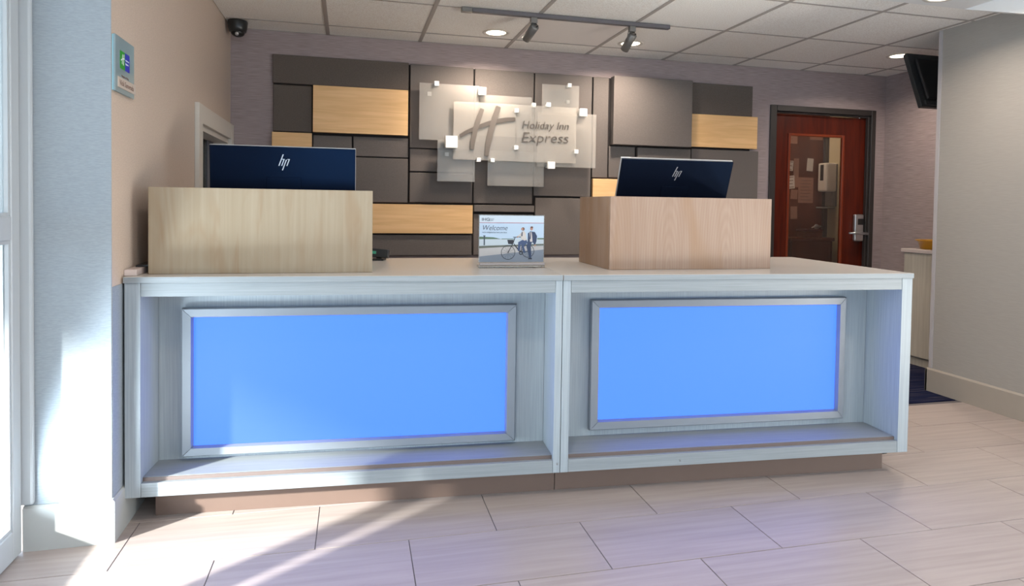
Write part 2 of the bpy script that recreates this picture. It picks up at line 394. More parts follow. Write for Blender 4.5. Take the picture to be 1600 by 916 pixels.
for nm, a in (('casing', (0.0, 0.024, WY0 - 0.095, WY0, WZ0 - 0.09, WZ1 + 0.105)), ('casing', (0.0, 0.024, WY1, -0.006, WZ0 - 0.09, WZ1 + 0.105)),
              ('casing', (0.0, 0.022, WY0, WY1, WZ1, WZ1 + 0.105)), ('casing', (0.0, 0.022, WY0, WY1, WZ0 - 0.09, WZ0))):
    box(nm, a[0], a[1], wy(a[2]), wy(a[3]), a[4] - WZ0, a[5] - WZ0, M['casing'], win, 0.002)
box('jamb', -0.13, -0.0005, wy(WY0), wy(WY0) + 0.012, 0, WZ1 - WZ0, M['casing'], win)
box('jamb', -0.13, -0.0005, wy(WY1) - 0.012, wy(WY1), 0, WZ1 - WZ0, M['casing'], win)
box('head_jamb', -0.13, -0.0005, wy(WY0) + 0.012, wy(WY1) - 0.012, WZ1 - WZ0 - 0.03, WZ1 - WZ0, M['casing'], win)
box('sash', -0.12, -0.09, wy(WY0) + 0.012, wy(WY0) + 0.16, 0, WZ1 - WZ0 - 0.03, M['sash_dark'], win)
box('sash', -0.12, -0.09, wy(WY1) - 0.20, wy(WY1) - 0.012, 0, WZ1 - WZ0 - 0.03, M['sash_dark'], win)
box('blind', -0.125, -0.115, wy(WY0) + 0.16, wy(WY1) - 0.20, 0, WZ1 - WZ0 - 0.03, M['sash_light'], win)
box('pane', -0.10, -0.096, wy(WY0) + 0.16, wy(WY1) - 0.20, 0, WZ1 - WZ0 - 0.03, M['glass'], win)

# ceiling : slab, lay-in tiles on a tee grid, drywall strip in front of it
g = 0.6619; YC = -1.787
ceiling = struct(box('ceiling', XD, XN + 0.12, YB, 0.12, ZT + 0.08, ZT + 0.16, M['drywall']))
rows = [0.0, -0.2686, -0.9346, -1.6005, YC]
cols = [XL] + [k * g for k in range(0, 8)] + [XN]
for ri in range(4):
    for ci in range(len(cols) - 1):
        x0, x1 = cols[ci], cols[ci + 1]; y1, y0 = rows[ri], rows[ri + 1]
        if x0 > XR - 0.1 and x0 < XR: pass
        smooth = (ci == 3 and ri == 1)
        o = box('ceiling_tile', -(x1 - x0) / 2 + 0.003, (x1 - x0) / 2 - 0.003, -(y1 - y0) / 2 + 0.003, (y1 - y0) / 2 - 0.003, 0.0035, 0.018, M['ceil_smooth'] if smooth else M['ceil_tile'], ceiling, 0.001)
        o.location = ((x0 + x1) / 2, (y0 + y1) / 2, ZT)
def tee(x0, x1, y0, y1):
    bm = bmesh.new(); add_box(bm, x0, x1, y0, y1, ZT, ZT + 0.0025)
    cx, cy_ = (x0 + x1) / 2, (y0 + y1) / 2
    if x1 - x0 < y1 - y0: add_box(bm, cx - 0.0015, cx + 0.0015, y0, y1, ZT + 0.0025, ZT + 0.03)
    else: add_box(bm, x0, x1, cy_ - 0.0015, cy_ + 0.0015, ZT + 0.0025, ZT + 0.03)
    return link_mesh('grid_bar', bm, M['tee'], ceiling)
for k in range(0, 8): tee(k * g - 0.013, k * g + 0.013, YC, 0.0)
for y in rows[1:4]:
    for ci in range(len(cols) - 1): tee(cols[ci] + 0.0135, cols[ci + 1] - 0.0135, y - 0.008, y + 0.008)
tee(XL, XN, -0.012, -0.001)
struct(box('ceiling_drywall', XD, XN, YB, YC, ZT - 0.002, ZT + 0.08, M['drywall']))
# sloped bulkhead where the right wall meets the drywall
bm = bmesh.new(); add_prism(bm, [(YC, ZT - 0.002), (-2.25, ZT - 0.002), (-2.25, ZT - 0.165)], 'x', 3.72, XR)
struct(link_mesh('ceiling_bulkhead', bm, M['drywall']))

# entrance glazing on the left, in front of the pillar
def mullion(name, y0, y1, z0, z1, x0=XD - 0.025, x1=XD + 0.025, mat='white_alu', parent=None, bev=0.004):
    return box(name, x0, x1, y0, y1, z0, z1, M[mat], parent, bev)
struct(box('trim_3', XD - 0.03, XD + 0.055, YL - 0.024, YL - 0.001, 0.165, ZT, M['white_alu'], bev=0.008, seg=2))
door2 = struct(thing('door_2', None, None, (XD, -2.8, 0)))
def dy(y): return y + 2.8
xx0, xx1 = -0.022, 0.022
box('stile', xx0, xx1, dy(-2.452), dy(-2.396), 0.006, 2.30, M['white_alu'], door2, 0.003)
box('stile', xx0, xx1, dy(-3.29), dy(-3.16), 0.006, 2.30, M['white_alu'], door2, 0.003)
box('rail', xx0, xx1, dy(-3.16), dy(-2.452), 0.006, 0.105, M['white_alu'], door2, 0.003)
box('rail', xx0, xx1, dy(-3.16), dy(-2.452), 1.085, 1.165, M['white_alu'], door2, 0.003)
box('rail', xx0, xx1, dy(-3.16), dy(-2.452), 2.22, 2.30, M['white_alu'], door2, 0.003)
for z0, z1 in ((0.105, 1.085), (1.165, 2.22)):
    box('pane', -0.004, 0.004, dy(-3.16), dy(-2.452), z0, z1, M['glass'], door2)
    for a, b in ((-2.460, -2.452), (-3.16, -3.152)): box('glazing_bead', 0.004, 0.016, dy(a), dy(b), z0, z1, M['white_alu'], door2)
    box('glazing_bead', 0.004, 0.016, dy(-3.152), dy(-2.460), z0, z0 + 0.012, M['white_alu'], door2)
    box('glazing_bead', 0.004, 0.016, dy(-3.152), dy(-2.460), z1 - 0.012, z1, M['white_alu'], door2)
box('gasket', -0.015, 0.012, dy(-2.396), dy(-2.3945), 0.02, 2.30, M['gasket'], door2)
struct(box('wall_entry_header', XD - 0.06, XD, -3.385, YL, 2.31, ZT + 0.08, M['white_alu']))
struct(box('window_5', XD - 0.034, XD - 0.026, -3.385, -3.295, 0.02, 2.31, M['glass']))
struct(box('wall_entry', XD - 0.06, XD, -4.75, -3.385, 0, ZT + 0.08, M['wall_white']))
w2 = struct(thing('window_added_2', None, None, (XD, -6.1, 0)))  # unseen glazing added for more daylight in the lobby
def w2y(y): return y + 6.1
for y in (-4.80, -5.75, -6.65, -7.5): box('mullion', -0.03, 0.03, w2y(y), w2y(y) + 0.05, 0.1, 2.3, M['white_alu'], w2)
box('sill', -0.04, 0.04, w2y(-7.5), w2y(-4.75), 0, 0.1, M['white_alu'], w2); box('head', -0.04, 0.04, w2y(-7.5), w2y(-4.75), 2.3, ZT + 0.08, M['white_alu'], w2)
for a, b in ((-5.70, -4.80), (-6.60, -5.75), (-7.45, -6.65)): box('pane', -0.004, 0.004, w2y(a), w2y(b), 0.1, 2.3, M['glass'], w2)
# front wall behind the viewpoint with three tall windows, added to let daylight in
w3 = struct(thing('window_added_3', None, None, (1.5, YB, 0)))
bm = bmesh.new(); add_box(bm, XD - 0.06, XR + 0.12, YB - 0.12, YB, 0, 0.3); add_box(bm, XD - 0.06, XR + 0.12, YB - 0.12, YB, 2.35, ZT + 0.08)
for x in (XD - 0.06, 0.45, 2.0, 3.6): add_box(bm, x, x + (0.12 if x < 3 else 0.534), YB - 0.12, YB, 0.3, 2.35)
struct(link_mesh('wall_front', bm, M['wall_greige']))
for a, b in ((XD + 0.06, 0.45), (0.57, 2.0), (2.12, 3.6)): box('pane', a - 1.5, b - 1.5, -0.064, -0.056, 0.3, 2.35, M['glass'], w3)
# outside : paving and an added, unseen canopy that blocks the high sun
struct(box('ground_outside', -14, 14, -22, YB - 0.12, -0.2, -0.06, M['pavement']))
struct(box('ground_side', -14, XD - 0.005, YB - 0.12, 6, -0.2, -0.06, M['pavement']))
can = thing('added_sun_canopy', 'white flat canopy roof added outside the entrance door to block sun', 'canopy', (-2.8, -4.6, -0.06))
CY0, CY1 = -3.045, 3.3
box('roof_slab', -1.70, 1.72, CY0, CY1, 2.62, 2.82, M['canopy'], can)
box('roof_slab', -3.4, 8.6, -8.6, -3.05, 2.62, 2.82, M['canopy'], can)
for sx, sy_ in ((-1.55, -1.6),): box('post', sx, sx + 0.14, sy_, sy_ + 0.14, 0, 2.62, M['canopy'], can)

# ------------------------------------------------------------------ reception desk (two units), local frame: u right, v back
DA = -0.0676
D0 = Vector((-0.647, -2.276, 0.0))
ct, st = math.cos(DA), math.sin(DA)
def desk_pt(u, v, z=0.0): return Vector((D0.x + ct * u - st * v, D0.y + st * u + ct * v, z))
ZB, ZS, ZC = 0.112, 0.9175, 0.9405
def back_v(u): return 0.815 + 0.035 * u

def mitred_frame(parent, u0, u1, z0, z1, iu0, iu1, iz0, iz1, v_back, v_front, mat):
    """four mitred bars with a flat face and a sloped inner lip"""
    O = [(u0, z0), (u1, z0), (u1, z1), (u0, z1)]; I = [(iu0, iz0), (iu1, iz0), (iu1, iz1), (iu0, iz1)]
    for k in range(4):
        a, b, c, d_ = O[k], O[(k + 1) % 4], I[(k + 1) % 4], I[k]
        e = 0.0009
        # shrink a hair along the bar so the mitre reads as a line
        def mid(p, q, t): return (p[0] + (q[0] - p[0]) * t, p[1] + (q[1] - p[1]) * t)
        L1 = math.hypot(b[0] - a[0], b[1] - a[1]); t = e / L1
        a2, b2 = mid(a, b, t), mid(b, a, t); d2, c2 = mid(d_, c, t), mid(c, d_, t)
        fa, fb = mid(a2, d2, 0.10), mid(b2, c2, 0.10); fd, fc = mid(a2, d2, 0.88), mid(b2, c2, 0.88)
        bm = bmesh.new()
        V = lambda p, v: bm.verts.new((p[0], v, p[1]))
        A0, B0 = V(a2, v_back), V(b2, v_back); A1, B1 = V(a2, v_front + 0.006), V(b2, v_front + 0.006)
        A2, B2 = V(fa, v_front), V(fb, v_front); A3, B3 = V(fd, v_front + 0.002), V(fc, v_front + 0.002); A4, B4 = V(d2, v_back - 0.004), V(c2, v_back - 0.004); A5, B5 = V(d2, v_back), V(c2, v_back)
        for q in ((A0, B0, B1, A1), (A1, B1, B2, A2), (A2, B2, B3, A3), (A3, B3, B4, A4), (A4, B4, B5, A5), (A5, B5, B0, A0)): bm.faces.new(q)
        bm.faces.new((A0, A1, A2, A3, A4, A5)); bm.faces.new((B5, B4, B3, B2, B1, B0))
        link_mesh('frame_bar', bm, mat, parent)

def desk_unit(label, u0, u1, sl, sr, rec, lp_out, lp_in):
    w = u1 - u0
    t = thing('reception_desk', label, 'reception desk', desk_pt(u0, 0.0), DA, 'reception desk units')
    # countertop
    bm = bmesh.new()
    add_prism(bm, [(-0.003 if u0 < 1 else 0.0012, -0.004), (w - (0.0012 if u0 < 1 else -0.003), -0.004), (w - (0.0012 if u0 < 1 else -0.003), back_v(u1)), (-0.003 if u0 < 1 else 0.0012, back_v(u0))], 'z', ZS, ZC)
    bmesh.ops.bevel(bm, geom=list(bm.edges), offset=0.0015, segments=1, affect='EDGES')
    link_mesh('countertop', bm, M['quartz'], t)
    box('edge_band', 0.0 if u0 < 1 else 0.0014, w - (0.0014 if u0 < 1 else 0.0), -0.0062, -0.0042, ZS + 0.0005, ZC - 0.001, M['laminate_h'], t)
    e = 0.0012
    box('stile', 0.001, sl, 0.0, rec + 0.02, ZB, ZS - 0.0005, M['laminate'], t, 0.0008)
    box('stile', w - sr, w - 0.001, 0.0, rec + 0.02, ZB, ZS - 0.0005, M['laminate'], t, 0.0008)
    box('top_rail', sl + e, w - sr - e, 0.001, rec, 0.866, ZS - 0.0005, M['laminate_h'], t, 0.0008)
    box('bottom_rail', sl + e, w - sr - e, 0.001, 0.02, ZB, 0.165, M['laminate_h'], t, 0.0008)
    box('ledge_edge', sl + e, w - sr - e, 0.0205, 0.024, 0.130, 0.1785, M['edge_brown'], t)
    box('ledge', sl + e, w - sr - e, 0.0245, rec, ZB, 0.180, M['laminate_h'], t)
    box('back_panel', sl + e, w - sr - e, rec + 0.0005, rec + 0.018, ZB, ZS - 0.0005, M['laminate'], t)
    box('body', 0.03, w - 0.03, rec + 0.02, back_v(u0) - 0.03, ZB, ZS - 0.0005, M['cab_taupe'], t)
    p0 = 0.077 if u0 < 1 else 0.001; p1 = (w - 0.001) if u0 < 1 else (w - 0.055)
    box('plinth', p0, p1, 0.09, 0.72, 0.0, ZB - 0.0005, M['plinth'], t, 0.0008)
    a = [x - u0 for x in lp_in[:2]]; o_ = [x - u0 for x in lp_out[:2]]
    lp = box('light_panel', a[0] - 0.002, a[1] + 0.002, rec - 0.010, rec - 0.0005, lp_in[2] - 0.002, lp_in[3] + 0.002, M['blue'], t)
    lp['label'] = 'glowing blue backlit panel'
    mitred_frame(lp, o_[0], o_[1], lp_out[2], lp_out[3], a[0], a[1], lp_in[2], lp_in[3], rec - 0.011, rec - 0.036, M['frame_metal'])
    # small screw caps low on the stile beside the joint
    bm = bmesh.new()
    for q in ((w - sr + 0.018, 0.15),) if u0 < 1 else ((sl + 0.5, 0.135),):
        add_lathe(bm, [(0, 0), (0.004, 0), (0.004, 0.002), (0, 0.002)], 10)
        for v in bm.verts: v.co = Vector((q[0] + v.co.x, -v.co.z - 0.0005, q[1] + v.co.y))
    link_mesh('screw_cap', bm, M['grey_plastic'], t)
    return t
desk_unit('left white laminate reception desk unit standing against the pillar, in the sunlight', 0.0, 1.6695, 0.055, 0.030, 0.19, (0.150, 1.507, 0.199, 0.797), (0.190, 1.463, 0.236, 0.757))
desk_unit('right white laminate reception desk unit with its free end toward the grey wall', 1.6705, 3.3258, 0.034, 0.054, 0.225, (1.853, 3.135, 0.214, 0.806), (1.898, 3.100, 0.255, 0.766))

# black cable under the free end
bm = bmesh.new()
pts = [desk_pt(3.2735, 0.13, 0.062), desk_pt(3.29, 0.125, 0.060), desk_pt(3.315, 0.12, 0.064), desk_pt(3.332, 0.12, 0.078), desk_pt(3.34, 0.12, 0.100), desk_pt(3.343, 0.13, 0.105)]
pts = [p - desk_pt(3.30, 0.12, 0) for p in pts]
sm = []
for i in range(len(pts) - 1):
    for k in range(4): sm.append(pts[i].lerp(pts[i + 1], k / 4))
sm.append(pts[-1]); add_tube(bm, sm, 0.0055, 8)
o = link_mesh('power_cable', bm, M['black_plastic'], None, desk_pt(3.30, 0.12, 0)); tag(o, 'short black cable looping out beside the desk plinth', 'cable')

# ------------------------------------------------------------------ privacy screens on the counter
def screen_box(label, u0, u1, v0, ang, h, depth, mat):
    p = desk_pt(u0, v0, ZC); w = u1 - u0
    t = thing('privacy_screen', label, 'counter screen', p, DA + ang, 'maple screens on the counter')
    th = 0.02
    box('front_panel', 0, w, 0, th, 0.0005, h, mat, t, 0.001)
    box('side_panel', 0.0, th, th + 0.0005, depth, 0.0005, h, mat, t, 0.001)
    box('side_panel', w - th, w, th + 0.0005, depth, 0.0005, h, mat, t, 0.001)
    return t
screen_box('pale maple three-sided screen on the left desk unit', 0.052, 0.892, 0.088, 0.045, 0.336, 0.43, M['maple'])
screen_box('pinkish warm maple three-sided screen on the right desk unit', 1.936, 2.752, 0.198, 0.042, 0.333, 0.43, M['maple_warm'])

# ------------------------------------------------------------------ monitors seen from behind
def hp_bars(parent, cx, cz, y, s, mat):
    """round emblem reduced to four slanted bars, as on the lid"""
    bm = bmesh.new(); sl = 0.36
    def bar(x, z0, z1, wd):
        add_prism(bm, [(cx + x + sl * z0, cz + z0), (cx + x + wd + sl * z0, cz + z0), (cx + x + wd + sl * z1, cz + z1), (cx + x + sl * z1, cz + z1)], 'y', y - 0.0012, y)
    bar(-0.52 * s, -0.45 * s, 1.0 * s, 0.13 * s)
    bar(-0.19 * s, -0.45 * s, 0.34 * s, 0.13 * s)
    bar(0.10 * s, -1.0 * s, 0.34 * s, 0.13 * s)
    bar(0.43 * s, -0.45 * s, 0.34 * s, 0.13 * s)
    bar(-0.36 * s, 0.34 * s, 0.42 * s, 0.30 * s)
    bar(0.26 * s, 0.34 * s, 0.42 * s, 0.30 * s)
    return link_mesh('emblem', bm, mat, parent)

def monitor(label, uc, v, ang, w, tilt, ztop):
    t = thing('monitor', label, 'monitor', desk_pt(uc, v + 0.06, ZC), DA + ang, 'monitors behind the screens')
    bm = bmesh.new(); add_box(bm, -0.12, 0.12, -0.09, 0.10, 0.0005, 0.014, 0.003); link_mesh('base', bm, M['black_satin'], t)
    bm = bmesh.new(); add_box(bm, -0.035, 0.035, -0.030, -0.005, 0.0145, 0.34, 0.004); link_mesh('stand_neck', bm, M['black_satin'], t)
    h = 0.365
    zc = ztop - ZC - h / 2 * math.cos(tilt)
    lid = box('lid', -w / 2, w / 2, -0.006, 0.008, -h / 2, h / 2, M['monitor'], t, 0.003, 2, (0, 0.0, zc), (tilt, 0, 0))
    box('bezel', -w / 2 - 0.0015, w / 2 + 0.0015, 0.0085, 0.020, -h / 2 - 0.0015, h / 2 + 0.004, M['silver'], lid, 0.002)
    box('display', -w / 2 + 0.008, w / 2 - 0.008, 0.0203, 0.0212, -h / 2 + 0.012, h / 2 - 0.008, M['screen'], lid)
    box('stand_mount', -0.075, 0.075, -0.012, -0.0065, -0.16, 0.045, M['monitor'], lid, 0.001)
    hp_bars(lid, 0.0, 0.113, -0.0066, 0.036, M['chrome'])
    return t
monitor('glossy black monitor with emblem behind the left pale maple screen', 0.4815, 0.455, 0.045, 0.632, math.radians(4), 1.476)
monitor('glossy black tilted monitor with emblem behind the right warm maple screen', 2.402, 0.52, 0.03, 0.612, math.radians(20), 1.468)

# ------------------------------------------------------------------ poster in an acrylic stand
t = thing('poster_stand', 'clear acrylic counter stand holding a welcome poster with a bicycle', 'sign', desk_pt(1.508, 0.315, ZC), DA + 0.03)
PW, PH, PZ = 0.300, 0.212, 0.024
box('base', -0.153, 0.153, -0.020, 0.045, 0.0005, 0.010, M['acrylic'], t, 0.002)
box('base', -0.150, 0.156, -0.006, 0.012, 0.0105, 0.023, plain('grey_acrylic_lip', (0.33, 0.28, 0.26), 0.3), t, 0.002)
sheet = box('sheet', -PW / 2 - 0.004, PW / 2 + 0.004, 0.001, 0.006, PZ, PZ + PH + 0.006, M['acrylic'], t, 0.001)
PC = {}
def pcol(n, c, r=0.6):
    PC[n] = len(PC); return plain('print_' + n, tuple(x * 0.78 for x in c), r, var=0.03)
pm = [pcol('sky', (0.50, 0.62, 0.76)), pcol('band', (0.60, 0.68, 0.76)), pcol('water', (0.52, 0.58, 0.63)), pcol('trees', (0.10, 0.17, 0.10)), pcol('quay', (0.12, 0.13, 0.10)),
      pcol('path', (0.50, 0.47, 0.46)), pcol('road', (0.22, 0.25, 0.30)), pcol('red', (0.38, 0.04, 0.06)), pcol('dark', (0.018, 0.02, 0.03)), pcol('navy', (0.03, 0.05, 0.11)),
      pcol('shirt', (0.62, 0.56, 0.52)), pcol('skin', (0.45, 0.24, 0.17)), pcol('hair', (0.16, 0.06, 0.04)), pcol('jeans', (0.05, 0.08, 0.17)), pcol('bollard', (0.05, 0.07, 0.09)), pcol('text', (0.06, 0.05, 0.07))]
bm = bmesh.new()
def layer(pts, n, lv):
    """printed shape in poster units (0..1 across, 0..1 up), one thin ink layer"""
    vs = [bm.verts.new((-PW / 2 + p[0] * PW, -lv * 0.00012, PZ + 0.002 + p[1] * PH)) for p in pts]
    f = bm.faces.new(vs); f.material_index = PC[n]
def rect(x0, x1, y0, y1, n, lv): layer([(x0, y0), (x1, y0), (x1, y1), (x0, y1)], n, lv)
AR = PW / PH
def seg(p, q, w_, n, lv):
    dx, dy_ = (q[0] - p[0]) * AR, q[1] - p[1]; l = math.hypot(dx, dy_); nx, ny = -dy_ / l * w_ / 2 / AR, dx / l * w_ / 2
    layer([(p[0] - nx, p[1] - ny), (q[0] - nx, q[1] - ny), (q[0] + nx, q[1] + ny), (p[0] + nx, p[1] + ny)], n, lv)
def disc(c, r, n, lv, k=14, ry=None):
    layer([(c[0] + r / AR * math.cos(2 * PI * i / k), c[1] + (ry or r) * math.sin(2 * PI * i / k)) for i in range(k)], n, lv)
def ring(c, r, w_, n, lv, k=22):
    for i in range(k):
        a, b = 2 * PI * i / k, 2 * PI * (i + 1) / k
        layer([(c[0] + q / AR * math.cos(x), c[1] + q * math.sin(x)) for q, x in ((r - w_ / 2, a), (r + w_ / 2, a), (r + w_ / 2, b), (r - w_ / 2, b))], n, lv)
rect(0, 1, 0.49, 0.84, 'sky', 1); rect(0, 1, 0.845, 1.0, 'band', 1); rect(0, 1, 0.838, 0.848, 'red', 2)
rect(0, 1, 0.34, 0.50, 'water', 2); layer([(0, 0.49), (0.34, 0.495), (0.22, 0.53), (0.02, 0.545), (0, 0.54)], 'trees', 3); rect(0.34, 0.55, 0.492, 0.505, 'trees', 3); rect(0.9, 1.0, 0.49, 0.52, 'trees', 3)
layer([(0, 0.295), (0.52, 0.335), (1, 0.36), (1, 0.395), (0.5, 0.37), (0, 0.345)], 'quay', 3)
layer([(0, 0.12), (1, 0.27), (1, 0.36), (0.52, 0.335), (0, 0.295)], 'path', 2); layer([(0, 0), (1, 0), (1, 0.27), (0, 0.12)], 'road', 2)
rect(0.066, 0.086, 0.36, 0.57, 'bollard', 4); rect(0.058, 0.094, 0.555, 0.568, 'bollard', 4)
# bicycle
W1, W2 = (0.445, 0.205), (0.755, 0.235)
ring(W1, 0.150, 0.012, 'dark', 5); ring(W2, 0.135, 0.012, 'dark', 5)
for c in (W1, W2):
    for i in range(6):
        a = PI * i / 6; seg((c[0] - 0.14 / AR * math.cos(a), c[1] - 0.14 * math.sin(a)), (c[0] + 0.14 / AR * math.cos(a), c[1] + 0.14 * math.sin(a)), 0.003, 'dark', 4)
for p, q in ((W1, (0.525, 0.42)), ((0.525, 0.42), (0.55, 0.53)), ((0.53, 0.40), (0.64, 0.21)), ((0.64, 0.21), W2), ((0.64, 0.21), (0.67, 0.43)), ((0.54, 0.37), (0.62, 0.23))): seg(p, q, 0.016, 'dark', 6)
seg((0.52, 0.535), (0.64, 0.54), 0.014, 'dark', 6); layer([(0.445, 0.39), (0.515, 0.38), (0.53, 0.48), (0.43, 0.48)], 'dark', 7); ring((0.645, 0.20), 0.035, 0.02, 'dark', 7)
# cyclist in front
layer([(0.60, 0.43), (0.70, 0.50), (0.72, 0.46), (0.64, 0.38), (0.63, 0.24), (0.595, 0.24)], 'jeans', 8); layer([(0.64, 0.42), (0.72, 0.50), (0.75, 0.42), (0.69, 0.34), (0.72, 0.20), (0.68, 0.20), (0.655, 0.33)], 'jeans', 9)
layer([(0.64, 0.50), (0.64, 0.60), (0.655, 0.66), (0.69, 0.675), (0.715, 0.62), (0.73, 0.48), (0.70, 0.46)], 'shirt', 10); seg((0.655, 0.62), (0.60, 0.55), 0.035, 'shirt', 10); seg((0.60, 0.55), (0.58, 0.535), 0.03, 'skin', 10)
layer([(0.655, 0.65), (0.668, 0.65), (0.665, 0.56), (0.648, 0.56)], 'navy', 11); disc((0.672, 0.715), 0.036, 'hair', 11); disc((0.660, 0.712), 0.026, 'skin', 12)
# passenger on the rack
layer([(0.75, 0.46), (0.82, 0.46), (0.80, 0.34), (0.81, 0.08), (0.775, 0.08), (0.755, 0.22), (0.73, 0.33)], 'navy', 8); layer([(0.765, 0.085), (0.82, 0.085), (0.815, 0.055), (0.755, 0.06)], 'dark', 9)
layer([(0.75, 0.46), (0.75, 0.62), (0.79, 0.665), (0.86, 0.65), (0.895, 0.56), (0.885, 0.44), (0.86, 0.36), (0.835, 0.42)], 'navy', 10)
layer([(0.775, 0.64), (0.81, 0.65), (0.825, 0.44), (0.785, 0.44)], 'shirt', 11); layer([(0.787, 0.64), (0.80, 0.64), (0.795, 0.49), (0.78, 0.50)], 'navy', 12)
disc((0.807, 0.725), 0.032, 'skin', 11, ry=0.042); disc((0.810, 0.752), 0.032, 'hair', 12, ry=0.02); disc((0.865, 0.36), 0.02, 'skin', 11)
pr = link_mesh('printed_picture', bm, pm, t); pr.location = (0, 0.0008, 0)
for s, sz, px, pz, shr, ex in (('IHG', 0.019, 0.03, 0.885, 0.0, 1.15), ('Hotels &', 0.0062, 0.145, 0.915, 0, 1.0), ('Resorts', 0.0062, 0.145, 0.885, 0, 1.0), ('Welcome', 0.033, 0.035, 0.685, 0.25, 0.9), ("we're delighted to have you here", 0.0085, 0.04, 0.625, 0.2, 1.0)):
    text('lettering', s, sz, pm[PC['text']], t, (-PW / 2 + px * PW, -0.0012, PZ + 0.002 + pz * PH), (PI / 2, 0, 0), 0.0001, shr, sx=ex, off=-0.014 if s == 'Welcome' else 0.0)

# ------------------------------------------------------------------ small things on the counter
t = box('filler_board', 0, 0.042, 0, 0.80, 0.0006, 0.024, M['filler'], None, 0.001, 1, (XL + 0.001, -2.246, ZC)); tag(t, 'narrow pale filler board along the wall at the left counter end', 'board')
t = thing('tablet', 'thin dark tablet lying on the filler board beside the left maple screen', 'tablet', (XL + 0.052, -2.06, ZC + 0.0245), 0.0)
bm = bmesh.new(); add_box(bm, -0.045, 0.045, -0.085, 0.085, 0.001, 0.009, 0.002); link_mesh('case', bm, M['black_plastic'], t)
box('display', -0.040, 0.040, -0.078, 0.078, 0.0091, 0.0096, M['screen'], t)
t.rotation_euler = (0.0, -0.05, 0.05)
t = thing('card_terminal', 'small black card terminal with green display behind the left maple screen', 'card terminal', desk_pt(0.905, 0.715, ZC), DA - 0.25)
box('base', -0.045, 0.030, -0.03, 0.03, 0.0005, 0.008, M['black_plastic'], t, 0.002)
b = box('body', -0.055, 0.050, -0.012, 0.012, -0.020, 0.022, M['black_satin'], t, 0.003, 2, (0, 0, 0.034), (-0.25, 0.08, 0))
box('display', -0.052, -0.012, -0.0135, -0.0122, -0.006, 0.008, M['green_led'], b)
box('stand', -0.012, 0.012, -0.006, 0.010, 0.0085, 0.022, M['black_plastic'], t)

# ------------------------------------------------------------------ feature wall of fabric and maple panels
feat = thing('panel_feature', 'wall feature of staggered taupe fabric and honey maple panels', 'wall panels', (1.58, 0.0, 0.83))
def wp(x): return x - 1.58
def wz(z): return z - 0.83
box('backing_board', wp(-0.372), wp(3.48), -0.012, -0.001, wz(0.84), wz(2.262), M['black_gap'], feat)
def panel(kind, x0, x1, z0, z1, d):
    mat = {'f': M['fabric'], 'd': M['fabric_dark'], 'w': M['maple_panel']}[kind]
    nm = 'maple_panel' if kind == 'w' else 'fabric_panel'
    w_, h_ = x1 - x0, z1 - z0
    bm = bmesh.new(); add_box(bm, -w_ / 2, w_ / 2, -d + 0.0125, 0, -h_ / 2, h_ / 2, 0.0012 if kind == 'w' else 0.004, 0, 2)
    return link_mesh(nm, bm, mat, feat, (wp((x0 + x1) / 2), -0.0125, wz((z0 + z1) / 2)))
for a in (('d', -0.376, 0.580, 2.071, 2.273, 0.030), ('d', -0.371, -0.108, 1.731, 2.060, 0.028), ('w', -0.378, -0.107, 1.560, 1.723, 0.036), ('d', -0.371, -0.108, 1.240, 1.553, 0.03),
          ('w', -0.099, 0.576, 1.731, 2.066, 0.055), ('f', -0.097, 0.172, 1.240, 1.711, 0.030), ('f', 0.184, 0.580, 1.569, 1.712, 0.032), ('f', 0.184, 0.580, 1.234, 1.560, 0.036),
          ('f', 0.592, 1.069, 1.645, 2.266, 0.034), ('f', 0.594, 1.070, 1.470, 1.637, 0.034), ('f', 0.594, 1.070, 1.238, 1.460, 0.036),
          ('f', 1.080, 1.547, 1.237, 2.263, 0.034), ('f', 1.558, 2.030, 1.303, 2.262, 0.034), ('f', 2.042, 2.172, 1.459, 2.262, 0.034),
          ('w', 2.046, 2.410, 1.190, 1.449, 0.046), ('f', 1.572, 2.034, 0.838, 1.288, 0.038),
          ('w', -0.10, 1.073, 1.005, 1.222, 0.050), ('f', -0.10, 1.070, 0.838, 0.992, 0.036), ('f', 1.083, 1.562, 1.173, 1.226, 0.045), ('f', 1.085, 1.560, 0.838, 1.155, 0.026),
          ('f', 2.196, 2.890, 1.724, 2.270, 0.085), ('d', 2.908, 3.487, 2.010, 2.268, 0.030), ('w', 2.902, 3.528, 1.736, 2.007, 0.048),
          ('f', 2.184, 2.412, 1.462, 1.714, 0.030), ('f', 2.428, 2.905, 1.20, 1.712, 0.045), ('f', 2.917, 3.552, 1.20, 1.718, 0.036), ('f', 2.046, 2.905, 0.838, 1.180, 0.036), ('f', 2.917, 3.552, 0.838, 1.188, 0.036)):
    panel(*a)

# ------------------------------------------------------------------ layered acrylic wall sign
sign = thing('wall_sign', 'layered frosted acrylic hotel sign with raised emblem and lettering', 'sign', (1.35, 0.0, 1.38))
def sx_(x): return x - 1.35
def sz_(z): return z - 1.38
def sheet_(x0, x1, z0, z1, y):
    bm = bmesh.new(); add_box(bm, sx_(x0), sx_(x1), y - 0.006, y, sz_(z0), sz_(z1), 0.0008)
    return link_mesh('acrylic_sheet', bm, M['frost'], sign)
yb, ym, yf = -0.085, -0.105, -0.125
sheet_(0.654, 1.104, 1.703, 2.122, yb); sheet_(1.110, 1.520, 1.750, 2.060, yb + 0.01); sheet_(1.598, 1.900, 1.930, 2.168, yb)
sheet_(0.790, 1.074, 1.397, 1.706, ym); sheet_(1.176, 1.622, 1.372, 1.640, yb); sheet_(1.560, 2.040, 1.528, 1.948, ym)
sheet_(0.904, 1.3845, 1.561, 1.992, yf); sheet_(1.386, 1.868, 1.559, 1.990, yf)
